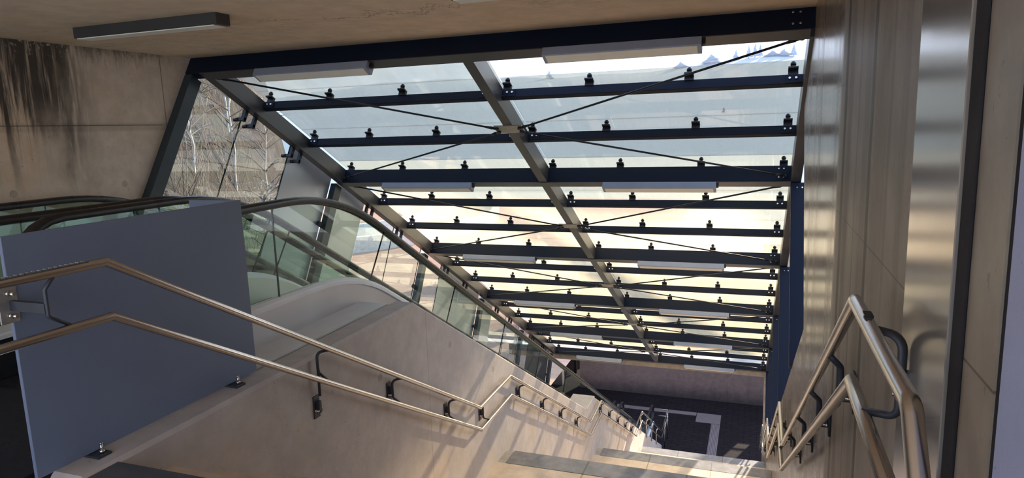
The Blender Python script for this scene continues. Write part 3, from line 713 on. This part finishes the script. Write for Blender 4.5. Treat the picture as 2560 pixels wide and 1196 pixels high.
def escalator(xl, xr, ys, label, outer_left, outer_right):
    ze = ZB+0.95
    e = thing('escalator', ((xl+xr)/2, ys, -1.41), label, 'escalator', 'pair of escalators')
    hand = esc_path(HZ, HC, ys+0.15, 21.6, 2.4, ze)
    deck = esc_path(DZ, DC, ys-0.12, 21.9, 2.0, ZB+0.29)
    floorp = esc_path(-1.41, 1.20, ys-0.35, 22.2, 1.5, ZB)
    for x in (xl, xr):
        top = newel(ys+0.15, HZ, HZ-0.52, 0.30, -1)[::-1]
        bot = newel(21.6, ze, ze-0.52, 0.30, 1)
        full = [Vector((0, ys+0.5, HZ-0.52))] + top + hand[1:-1] + bot + [Vector((0, 21.2, ze-0.52))]
        h = MB().sweep(at_x(full, x), HP, (1, 0, 0)).build('handrail', 'rubber', e)
        # balustrade glass split into panes along the run
        cuts = [ys-0.05, 3.76, 5.06, 6.5, 8.0, 9.5, 11.0, 12.5, 14.0, 15.5, 17.0, 18.5, 20.0, 21.7]
        def zof(path, y):
            for p, q in zip(path[:-1], path[1:]):
                if p.y <= y <= q.y and q.y > p.y: return p.z+(q.z-p.z)*(y-p.y)/(q.y-p.y)
            return path[0].z if y < path[0].y else path[-1].z
        for c0, c1 in zip(cuts[:-1], cuts[1:]):
            n = 12
            # joints are square to the slope on the incline
            lean = lambda yy: 0.0 if yy < 4.3 or yy > 19.6 else 0.30
            tp, bt = [], []
            for q in range(n+1):
                f_ = q/n; yt = (c0+0.004)*(1-f_)+(c1-0.004)*f_
                l = lean(c0)*(1-f_)+lean(c1)*f_
                tp.append((yt+l*0.5, zof(hand, yt+l*0.5)-0.02)); bt.append((yt-l*0.5, zof(deck, yt-l*0.5)-0.03))
            if c0 < ys: tp = [(max(y, ys-0.05), z - (0.25 if y < ys+0.02 else 0.06 if y < ys+0.12 else 0)) for y, z in tp]
            gp = MB().prism(bt+tp[::-1], x-0.006, x+0.006).build('glass_panel', 'balustrade_glass', e)
            if c1 < 21: MB().prism([bt[-1], (bt[-1][0]+0.007, bt[-1][1]), (tp[-1][0]+0.007, tp[-1][1]), tp[-1]], x-0.006, x+0.006).build('joint_edge', 'glass_edge', gp)
    # decks: trims beside each glass
    for x, ol, inner in ((xl, outer_left, 1), (xr, outer_right, -1)):
        o = -inner
        w_out = ol
        prof = [(o*0.004, -0.02), (o*0.004, 0.006), (o*w_out, -0.010), (o*(w_out+0.012), -0.022), (o*(w_out+0.012), -0.045), (o*0.004, -0.045)]
        MB().sweep(at_x(deck, x), prof, (1, 0, 0), smooth=False).build('outer_deck', 'deck_steel', e)
        prof2 = [(inner*0.004, 0.006), (inner*0.085, -0.014), (inner*0.095, -0.045), (inner*0.004, -0.045)]
        MB().sweep(at_x(deck, x), prof2, (1, 0, 0), smooth=False).build('inner_deck', 'deck_steel', e)
        # skirt below inner deck and cladding below outer deck
        def ribbon(xw, z0p, z1p, name, m_):
            q = MB(); ys_ = [p.y for p in deck]
            poly = [(p.y, p.z-0.04) for p in deck] + [(p.y, p.z-0.48) for p in deck][::-1]
            q.prism(poly, xw-0.004, xw+0.004); return q.build(name, m_, e)
        ribbon(x+inner*0.092, 0, 0, 'skirt_panel', 'skirt_steel')
        ribbon(x+o*max(0.02, w_out-0.035), 0, 0, 'outer_cladding', 'cladding_steel')
    # landing plates and steps
    xs0, xs1 = xl+0.10, xr-0.10
    MB().box(xs0, xs1, ys-0.35, 3.95, -1.45, -1.405).build('floor_plate', 'mat_black', e)
    MB().box(xs0, xs1, 3.95, 4.02, -1.45, -1.402).build('comb', 'yellow_line', e)
    MB().box(xs0, xs1, 20.6, 22.2, ZB-0.0, ZB+0.012).build('floor_plate', 'step_metal', e)
    pr = []; y, z = 4.02, -1.42
    c = 1.16
    prof = [(4.02, -1.42)]
    yy = 4.42
    while zline(c, yy) > ZB+0.05 and yy < 20.3:
        z = min(-1.42, zline(c, yy)); prof += [(yy, prof[-1][1]), (yy, z)]; yy += 0.346
    prof += [(20.6, prof[-1][1]), (20.6, ZB-0.3)]
    prof += [(4.02, -1.9)]
    MB().prism(prof, xs0, xs1).build('step_band', 'step_metal', e)
    for x in (xl, xr):
        q = MB().box(x-0.105, x+0.105, ys-0.05, max(ys+0.23, 3.1 if ys > 2 else 3.5), -1.41, DZ-0.03)
        q.build('newel_base', 'mat_black', e)
    return e
escalator(-4.13, -3.12, 2.86, 'right hand escalator beside the stair wall with black handrails and green glass', 0.115, 0.03)
escalator(-5.32, -4.38, 1.6, 'left hand escalator beside the outer side glazing', 0.03, 0.115)
t = thing('cover_strip', (-2.97, 3.0, -1.40), 'pale metal cover strip lying along the foot of the escalator cladding', 'metal strip')
MB().prism([(2.20, -1.45), (2.20, -1.393), (4.72, -1.393), (5.6, zline(1.33, 5.6)), (5.6, zline(1.33, 5.6)-0.06), (4.7, -1.45)], -3.16, XM-0.21).build('sheet', 'cover_strip_metal', t)
tag(MB().box(-5.40, XM-0.25, 1.46, 2.5, -1.41, -1.398).build('entrance_mat', 'mat_black'), 'black mat on the floor in front of the escalators', 'mat')

# ------------------------------------------------------------------ guard panel
t = thing('guard_panel', (-2.79, 2.4, -1.40), 'large blue grey sheet metal guard panel on the ledge beside the stairs', 'panel')
MB().box(-2.802, -2.784, 1.775, 3.10, -1.385, -0.36).build('front_sheet', 'panel_paint', t, 0.002)
MB().box(-3.15, -2.802, 3.082, 3.10, -1.385, -0.36).build('return_sheet', 'panel_paint', t, 0.002)
for y in (2.04, 2.90):
    f_ = MB().box(-2.86, -2.72, y-0.04, y+0.03, -1.40, -1.388).build('foot', 'bracket_paint', t, 0.002)
    MB().cyl((-2.745, y, -1.388), (0, 0, 1), 0.007, 0.045, 10).cyl((-2.745, y, -1.386), (0, 0, 1), 0.013, 0.012, 6).cyl((-2.745, y, -1.345), (0, 0, 1), 0.009, 0.006, 8).build('bolt', 'bolt_steel', f_)

# ------------------------------------------------------------------ stair handrails
RL = [(-3.0, -0.50), (2.03, -0.50), (5.91, -2.765), (6.79, -2.755), (10.63, -4.985), (11.46, -4.95), (15.17, -7.11), (16.08, -7.11), (19.87, -9.35), (21.37, -9.30)]
RLl = [(-3.0, -0.74), (2.03, -0.735), (5.92, -3.005), (6.80, -2.985), (10.63, -5.225), (11.47, -5.19), (15.22, -7.37), (16.08, -7.35), (19.87, -9.59), (21.37, -9.53)]
def at_rail(path, y):
    for (a, b), (c, d) in zip(path[:-1], path[1:]):
        if a <= y <= c: return b+(d-b)*(y-a)/(c-a)
    return path[-1][1]
R_ = 0.0185
def cbracket(parent, x, side, y, up, lo, plate_z=None, wallx=None, dy=-0.07, long_=False, out=0.045, rb=0.0135):
    """C shaped flat bar linking both rails (side = direction of the wall), plate and bolts on the wall"""
    zu, zl = at_rail(up, y), at_rail(lo, y)
    xb = x+side*out
    yb = y+dy
    zu2, zl2 = at_rail(up, yb), at_rail(lo, yb)
    prof = [(-0.010, -0.004), (0.010, -0.004), (0.010, 0.004), (-0.010, 0.004)]
    pts = [(x, y, zu-0.012), (xb, yb, zu2-0.045), (xb, yb, zl2+0.05 if not long_ else zl2-0.10)]
    if out > 0.06: pts = [(x, y, zu-0.010), (xb, yb, zu2-0.014), (xb, yb, zl2+0.02)]
    if not long_: pts.append((x, y-0.01, zl+0.012))
    pth = fillet(pts, [0.035, 0.03][:len(pts)-2], 5)
    br = MB().tube(pth, rb, 8, (1, 0, 0), 0.7)
    if long_: br.tube(fillet([(xb, yb, zl2+0.09), (xb, yb+0.01, zl2+0.05), (x, y-0.01, zl+0.012)], 0.02, 4), 0.009, 8)
    b = br.build('bracket', 'bracket_paint', parent)
    zc = plate_z if plate_z is not None else (zu2+zl2)/2-0.02
    pl = MB().box(min(wallx, wallx-side*0.010), max(wallx, wallx-side*0.010), yb-0.035, yb+0.025, zc-0.075, zc+0.075)
    pl.box(min(xb, wallx), max(xb, wallx), yb-0.012, yb+0.012, zc-0.04, zc+0.04)
    pl.build('wall_plate', 'bracket_paint', b, 0.002)
    for dz, dyy in ((-0.02, -0.02), (-0.03, 0.035)):
        MB().cyl((wallx-side*0.008, yb+dyy-0.005, zc+dz), (-side, 0, 0), 0.007, 0.03, 8).cyl((wallx-side*0.012, yb+dyy-0.005, zc+dz), (-side, 0, 0), 0.012, 0.008, 6).build('bolt', 'bolt_steel', b)
    return b

XA = -2.56
t = thing('stair_handrail', (XA, 2.03, -1.41), 'double stainless steel handrail zigzagging down the middle wall on the left of the stairs', 'handrail', 'stair handrails')
ret = [(XA, 21.37, -9.30), (XA-0.35, 21.45, -9.30)]
MB().tube([(XA, y, z) for y, z in RL]+[(XA-0.30, 21.40, -9.30)], R_, 18, (0, 0, 1)).build('upper_rail', 'rail_steel', t)
MB().tube([(XA, y, z) for y, z in RLl]+[(XA-0.30, 21.40, -9.53)], R_, 18, (0, 0, 1)).build('lower_rail', 'rail_steel', t)
# bracket on the guard panel
b = MB().tube(fillet([(XA, 1.80, -0.515), (XA-0.02, 1.775, -0.56), (XA-0.02, 1.775, -0.67), (XA, 1.86, -0.73)], 0.02, 5), 0.011, 8, (1, 0, 0), 0.7).build('bracket', 'bracket_paint', t)
MB().box(-2.784, -2.776, 1.725, 1.800, -0.705, -0.555).build('wall_plate', 'plate_steel', b, 0.002)
MB().box(-2.776, XA-0.02, 1.765, 1.785, -0.655, -0.615).build('arm', 'bracket_paint', b)
for z in (-0.585, -0.675):
    MB().cyl((-2.776, 1.765, z), (1, 0, 0), 0.013, 0.010, 6).cyl((-2.768, 1.765, z), (1, 0, 0), 0.008, 0.03, 10).build('bolt', 'bolt_steel', b)
cbracket(t, XA, -1, 3.50, RL, RLl, -1.735, XM, -0.06, True)
for y in (4.40, 5.36, 6.15, 7.27, 8.2, 9.07, 9.95, 11.7, 12.5, 13.35, 14.2, 14.95):
    cbracket(t, XA, -1, y, RL, RLl, None, XM)
for y in (16.25, 17.2, 18.15, 19.1):       # free uprights on top of the wall near the bottom
    zt, zb_ = at_rail(RL, y)-0.01, zline(1.72, y)-0.12
    MB().tube(fillet([(XA, y+0.12, zt-0.06), (XM+0.02, y, zt-0.06), (XM+0.02, y, zb_)], 0.06, 5), 0.014, 10).build('upright', 'rail_steel', t)
for y in (20.6, 21.3):
    MB().tube([(XA, y, at_rail(RL, y)), (XA, y, ZB)], 0.014, 10, (0, 1, 0)).build('upright', 'rail_steel', t)
# raised lettering strip on the flat top piece
pl = MB().obox((XA, 1.62, -0.5+R_-0.001), (0, 1, 0), (1, 0, 0), (0, 0, 1), 0.33, 0.012, 0.002).build('tactile_plaque', 'plaque_metal', t)
y = 1.31
while y < 1.93:
    if random.random() < 0.86:
        q = MB()
        w1, w2 = random.choice([(0.004, 0.012), (0.008, 0.014), (0.010, 0.010)])
        q.box(XA-0.008, XA-0.008+w1, y, y+0.012, -0.5+R_, -0.5+R_+0.004).box(XA-0.008+w1, XA+0.008, y+0.004, y+0.004+w2*0.4, -0.5+R_, -0.5+R_+0.004)
        q.build('raised_mark', 'bolt_steel', pl)
    y += 0.022

XB = 0.264
RR = [(y, z) for y, z in RL if y > 2.0][:-1]
RRl = [(y, z) for y, z in RLl if y > 2.0][:-1]
t = thing('stair_handrail', (XB, 2.03, -1.41), 'double stainless steel handrail on the glossy concrete wall at the right of the stairs', 'handrail', 'stair handrails')
top = fillet([(XB, 2.00, -0.502), (XB, 1.285, -0.50), (XB, 1.14, -0.66), (XB, 1.13, -0.90)], [0.05, 0.10], 6)
MB().tube([p for p in top[:-1]][::-1]+[(XB, 2.028, -0.502)]+[(XB, y, z) for y, z in RR[1:]], R_, 18, (1, 0, 0)).build('upper_rail', 'rail_steel', t)
MB().tube([(XB, 1.16, -0.735), (XB, 2.03, -0.735)]+[(XB, y, z) for y, z in RRl[1:]], R_, 18, (1, 0, 0)).build('lower_rail', 'rail_steel', t)
UPR = [(1.1, -0.5)]+RR; LOR = [(1.1, -0.735)]+RRl
cbracket(t, XB, 1, 1.80, UPR, LOR, None, XR, -0.05, False, 0.070, 0.014)
for y in (2.62, 3.35, 4.2, 5.1, 6.3, 7.4, 8.4, 9.4, 10.3, 11.9, 12.9, 14.0, 15.0, 16.8, 18.2, 19.4):
    cbracket(t, XB, 1, y, UPR, LOR, None, XR, 0.04)
MB().box(XB-0.006, XB+0.013, 1.80, 1.845, -0.50+R_-0.006, -0.50+R_+0.001).box(XB-0.010, XB+0.006, 1.775, 1.80, -0.50+R_-0.006, -0.50+R_+0.001).build('tape', 'tape_dark', t)
tag(bpy.data.objects['tape'], 'torn dark tape around the rail')

# right wall fittings
tag(MB().box(XR-0.012, XR, 1.445, 1.85, -1.35, 0.79).build('wall_sheet', 'polished_sheet', None, 0.002), 'polished sheet on the right wall reflecting the roof beams', 'wall panel')
tag(MB().box(XR-0.006, XR, 1.375, 1.442, -1.41, 0.80).build('wall_post', 'dark_post_metal', None, 0.002), 'dark vertical metal post on the right wall beside the polished sheet', 'post')

# ------------------------------------------------------------------ outside land
def hfun(x, y):
    u = y + 1.25*x                       # <0: hillside, >0: plaza
    hill = -0.9 + 0.27*(-x-6.0) + 0.5*math.sin(x*0.7+y*0.35) + 0.25*math.sin(x*1.9-y*1.1)
    hill = min(hill, 7.5)
    f_ = min(1, max(0, (u+3.0)/6.5)); f_ = f_*f_*(3-2*f_)
    return hill*(1-f_) + (-7.6)*f_
q = MB(); nx, ny = 90, 90; x0, x1, y0, y1 = -70, -5.62, -12, 70
g = []
for j in range(ny+1):
    for i in range(nx+1):
        fx = (i/nx)**2; x = x1 + (x0-x1)*fx; y = y0+(y1-y0)*j/ny
        g.append((x, y, hfun(x, y)))
q.add(g, [(j*(nx+1)+i, j*(nx+1)+i+1, (j+1)*(nx+1)+i+1, (j+1)*(nx+1)+i) for j in range(ny) for i in range(nx)], True)
# split plaza / hillside by material
hill = q.build('hillside', 'hillside'); tag(hill, 'brown brushy hillside beyond the left side glazing', 'hillside', None, 'structure')
hill.data.materials.append(MAT['salmon_pavers'])
for p in hill.data.polygons:
    c = p.center
    if c.z-EYE < -7.0: p.material_index = 1
struct('floor_outside', MB().box(-400, 400, 26, 900, -12.3, -12), 'hazy_land', 'pale hazy land far beyond the roof', 'ground')
struct('ground_right', MB().prism([(-2, -1.8), (5, -3.6), (17, -10.35), (60, -10.35), (60, -13), (-2, -13)], 0.66, 60), 'hillside', 'grassy ground falling away on the right of the stair wall', 'ground')
# ridge with conifers
def hz(x): return 18.3 + 1.6*math.exp(-((x+3)/14)**2) + 0.9*math.sin(x*0.045+1.0) + 0.35*math.sin(x*0.21) + (0.0 if x > -140 else (x+140)*0.03)
ridge = MB(); pts = [(-620+i*8, 240, hz(-620+i*8)) for i in range(121)]
vs_ = []; fs = []
for i, (x, y, z) in enumerate(pts): vs_ += [(x, 120, -12), (x, 215, z*0.75), (x, y, z), (x, 330, z*0.9), (x, 400, -12)]
for i in range(120):
    for j in range(4): fs.append((i*5+j, i*5+j+1, (i+1)*5+j+1, (i+1)*5+j))
ridge.add(vs_, fs, True)
struct('ridge', ridge, 'hazy_land', 'faint wooded ridge on the skyline through the top roof panes', 'hill')
def conifer(x, y, z, h, r, lab):
    t = thing('conifer', (x, y, z), lab, 'tree', 'conifers on the skyline')
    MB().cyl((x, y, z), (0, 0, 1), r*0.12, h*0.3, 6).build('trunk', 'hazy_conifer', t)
    c = MB(); n = 7
    for i in range(n):
        f_ = i/n; c.cyl((x+random.uniform(-.1, .1)*r, y, z+h*(0.12+0.88*f_)), (0, 0, 1), r*(1-f_)*(1+0.2*random.random()), h*0.24*(1-0.3*f_), 9, 0.02)
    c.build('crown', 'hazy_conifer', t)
CF = [(-7.6, 3.4, 1.3), (-3.7, 4.2, 1.2), (-1.76, 4.6, 1.2), (-0.2, 4.2, 1.0), (9.8, 3.8, 1.3), (-25, 2.0, 2.4), (-15, 3.0, 3.6), (-71, 3.0, 1.6), (3.5, 1.8, 2.4), (6.9, 2.2, 2.2)]
NMs = ['single small pointed conifer left of the tall trio', 'left tree of the tall skyline trio', 'tallest middle tree of the skyline trio', 'right tree of the tall skyline trio', 'pointed conifer at the right edge of the skyline',
       'low round tree on the skyline left of the conifers', 'broad crowned tree on the skyline beside the brace rod', 'small distant tree above the first purlin at the left', 'low wide tree between the trio and the right edge', 'rounded tree near the right edge of the skyline']
for (x, h_, r_), nm in zip(CF, NMs): conifer(x, 238, hz(x)-0.5, h_, r_, nm)

# unseen trees added right of the roof to keep sun off the upper landing
def sun_blocker(x, y, zb, zt, r, lab):
    t = thing('sun_blocker_tree', (x, y, -9), lab, 'tree')
    MB().taper([(x, y, -9), (x+0.3, y, (zb-9)/2), (x, y, zb+2)], [0.5, 0.4, 0.3], 10).build('trunk', 'twig', t)
    c = MB()
    for _ in range(70):
        px_, pz_ = x+random.uniform(-r, r), random.uniform(zb+0.9, zt-0.9); py_ = y+random.uniform(-1.5, 1.5)
        ring = []; rr = random.uniform(0.9, 1.3); vs_ = []; fs = []
        for a in range(5):
            th = math.pi*a/4
            for b_ in range(8):
                ph = 2*math.pi*b_/8; k2 = rr*random.uniform(0.85, 1.1)
                vs_.append((px_+k2*math.sin(th)*math.cos(ph), py_+k2*math.sin(th)*math.sin(ph), pz_+k2*math.cos(th)))
        for a in range(4):
            for b_ in range(8): fs.append((a*8+b_, a*8+(b_+1) % 8, (a+1)*8+(b_+1) % 8, (a+1)*8+b_))
        c.add(vs_, fs, True)
    c.build('crown', 'evergreen', t)
for x, lab in ((8.8, 'left of three unseen added sun blocking trees right of the glass roof'), (12.6, 'middle of three unseen added sun blocking trees right of the glass roof'), (16.4, 'right of three unseen added sun blocking trees right of the glass roof')):
    sun_blocker(x, 42, 10.0, 15.9, 2.2, lab)

# birches behind the side glazing
def birch(x, y, h, lean, lab):
    z0 = hfun(x, y)-0.15
    t = thing('birch_tree', (x, y, z0), lab, 'tree', 'bare birches on the hillside')
    pts = []; rs = []
    for i in range(9):
        f_ = i/8; pts.append((x+lean*f_*h*0.25+0.02*math.sin(i*1.3), y+0.03*math.sin(i*2.1+x), z0+h*f_)); rs.append(0.030*(1-0.75*f_))
    MB().taper(pts, rs, 8).build('trunk', 'birch_bark', t)
    b = MB()
    for i in range(26):
        f_ = random.uniform(0.2, 0.98); idx = min(7, int(f_*8)); a = Vector(pts[idx]).lerp(Vector(pts[idx+1]), f_*8-idx)
        an = random.uniform(0, 6.283); L = random.uniform(0.4, 1.2)*(1.1-f_*0.6)
        d = Vector((math.cos(an), math.sin(an), random.uniform(0.2, 0.9))).normalized()
        e = a+d*L; mdl = a+d*L*0.5+Vector((0, 0, 0.05))
        b.taper([a, mdl, e], [0.014, 0.009, 0.004], 5)
        for _ in range(3):
            d2 = (d+Vector((random.uniform(-.8, .8), random.uniform(-.8, .8), random.uniform(-.4, .6)))).normalized()
            b.taper([mdl, mdl+d2*L*0.4, mdl+d2*L*0.6+Vector((0, 0, -0.05))], [0.006, 0.005, 0.003], 4)
    b.build('branches', 'twig', t)
for (x, y, h_, l, lab) in ((-10.5, 10.2, 4.2, -0.25, 'tall pale forked birch beside the dark side post'), (-9.6, 10.6, 3.2, 0.1, 'slim birch right of the tall forked one'),
                           (-11.5, 12.6, 4.0, 0.05, 'birch behind the joint of the first two side panes'), (-9.0, 9.0, 2.4, 0.0, 'short birch close to the dark side post'),
                           (-13.5, 15.0, 4.5, -0.1, 'birch further up the slope behind the second pane'), (-10.4, 12.4, 3.4, 0.15, 'thin birch with hanging twigs in the second pane'),
                           (-12.0, 11.0, 3.6, 0.05, 'slender birch far up the slope beside the first crossbeam corner'), (-8.2, 9.6, 2.0, 0.1, 'small birch low behind the second pane near the escalator handrail')):
    birch(x, y, h_, l, lab)
# dry brush and grass stems (uncountable)
b = MB()
for _ in range(1000):
    x = -6.2-abs(random.gauss(0, 1))*7; y = -x*random.uniform(0.85, 1.3)+random.uniform(-0.5, 0.8)
    if y+1.25*x > 1.0: continue
    z = hfun(x, y)-0.03; h_ = random.uniform(0.25, 1.3); l = Vector((random.uniform(-.35, .35), random.uniform(-.35, .35), 1))
    p0 = Vector((x, y, z)); b.taper([p0, p0+l*h_*0.5, p0+l*h_+Vector((random.uniform(-.2, .2), random.uniform(-.2, .2), 0))], [0.007, 0.006, 0.003], 3)
tag(b.build('dry_brush', 'dry_grass'), 'pale dry grass and brush stems on the hillside behind the side glazing', 'brush', None, 'stuff')
# shrubs with pale leaves
for i, (x, y, r_) in enumerate(((-9.8, 11.6, 0.7), (-7.3, 9.3, 0.5), (-8.2, 12.0, 0.6))):
    b = MB(); z = hfun(x, y)
    for _ in range(420):
        d = Vector((random.gauss(0, 1), random.gauss(0, 1), random.gauss(0, 1.3))).normalized()*r_*random.uniform(0.3, 1)
        c = Vector((x, y, z+r_))+d; u = Vector((random.gauss(0, 1), random.gauss(0, 1), random.gauss(0, 1))).normalized(); w = u.orthogonal().normalized()
        b.add([c-u*0.03, c+w*0.015, c+u*0.03, c-w*0.015], [(0, 1, 2, 3)])
    t = thing('shrub', (x, y, z), ['pale leafed shrub in the second clear side pane', 'small dry shrub just above the escalator handrail', 'dry shrub low on the slope beyond the silver panel'][i], 'shrub', 'dry shrubs')
    b.build('leaves', 'pale_leaf', t)
    s_ = MB()
    for _ in range(14):
        e = Vector((x+random.uniform(-r_, r_)*.7, y+random.uniform(-r_, r_)*.7, z+r_*random.uniform(1, 1.9))); s_.taper([Vector((x, y, z-0.05)), (Vector((x, y, z))+e)/2+Vector((0, 0, 0.05)), e], [0.012, 0.008, 0.004], 4)
    s_.build('stems', 'twig', t)
# plaza fittings: pale curved ramp walls with grey road between
def wallstrip(name, pts, w, h, m_, lab, cat):
    q = MB(); q.sweep(pts, [(-w/2, 0), (w/2, 0), (w/2, h), (-w/2, h)], (1, 0, 0), smooth=False)
    return tag(q.build(name, m_), lab, cat)
def ribbonz(pts, w, h):
    q = MB(); pts = [Vector(p) for p in pts]; L, Rr = [], []
    for i, p in enumerate(pts):
        t_ = (pts[min(i+1, len(pts)-1)]-pts[max(i-1, 0)]).normalized(); nrm = Vector((-t_.y, t_.x, 0)).normalized()*w/2
        L.append(p-nrm); Rr.append(p+nrm)
    n = len(pts); up = Vector((0, 0, h))
    vs_ = L+Rr+[v+up for v in L]+[v+up for v in Rr]; fs = []
    for i in range(n-1):
        fs += [(i, i+1, n+i+1, n+i), (2*n+i, 3*n+i, 3*n+i+1, 2*n+i+1), (i, 2*n+i, 2*n+i+1, i+1), (n+i, n+i+1, 3*n+i+1, 3*n+i)]
    fs += [(0, n, 3*n, 2*n), (n-1, 3*n-1, 4*n-1, 2*n-1)]
    q.add(vs_, fs); return q
for nm, rad, lab in (('ramp_wall', 20.0, 'nearer white ramp wall curving across the salmon plaza'), ('ramp_wall', 26.0, 'further white ramp wall curving across the salmon plaza')):
    pts = [(-46+rad*math.cos(a), 48+rad*math.sin(a)*0.8, -7.6) for a in [math.radians(-70+10*i) for i in range(12)]]
    tag(ribbonz(pts, 0.5, 1.0).build(nm, 'white_stone'), lab, 'wall', 'ramp walls')
pts = [(-46+23*math.cos(a), 48+23*math.sin(a)*0.8, -7.57) for a in [math.radians(-70+10*i) for i in range(12)]]
tag(ribbonz(pts, 4.0, 0.03).build('ramp_road', 'grey_road'), 'grey curved road between the two white ramp walls', 'road')
t = thing('street_pole', (-7.0, 26.4, ZB), 'dark pole in the bright gap beside the far wall', 'pole')
MB().cyl((-7.0, 26.4, ZB), (0, 0, 1), 0.07, 4.2, 12).build('shaft', 'dark_post_metal', t)
struct('wall_outside', MB().box(-14, -5, 32, 32.4, ZB, -6), 'white_stone', 'sunlit white wall seen through the gap at the bottom left', 'wall')
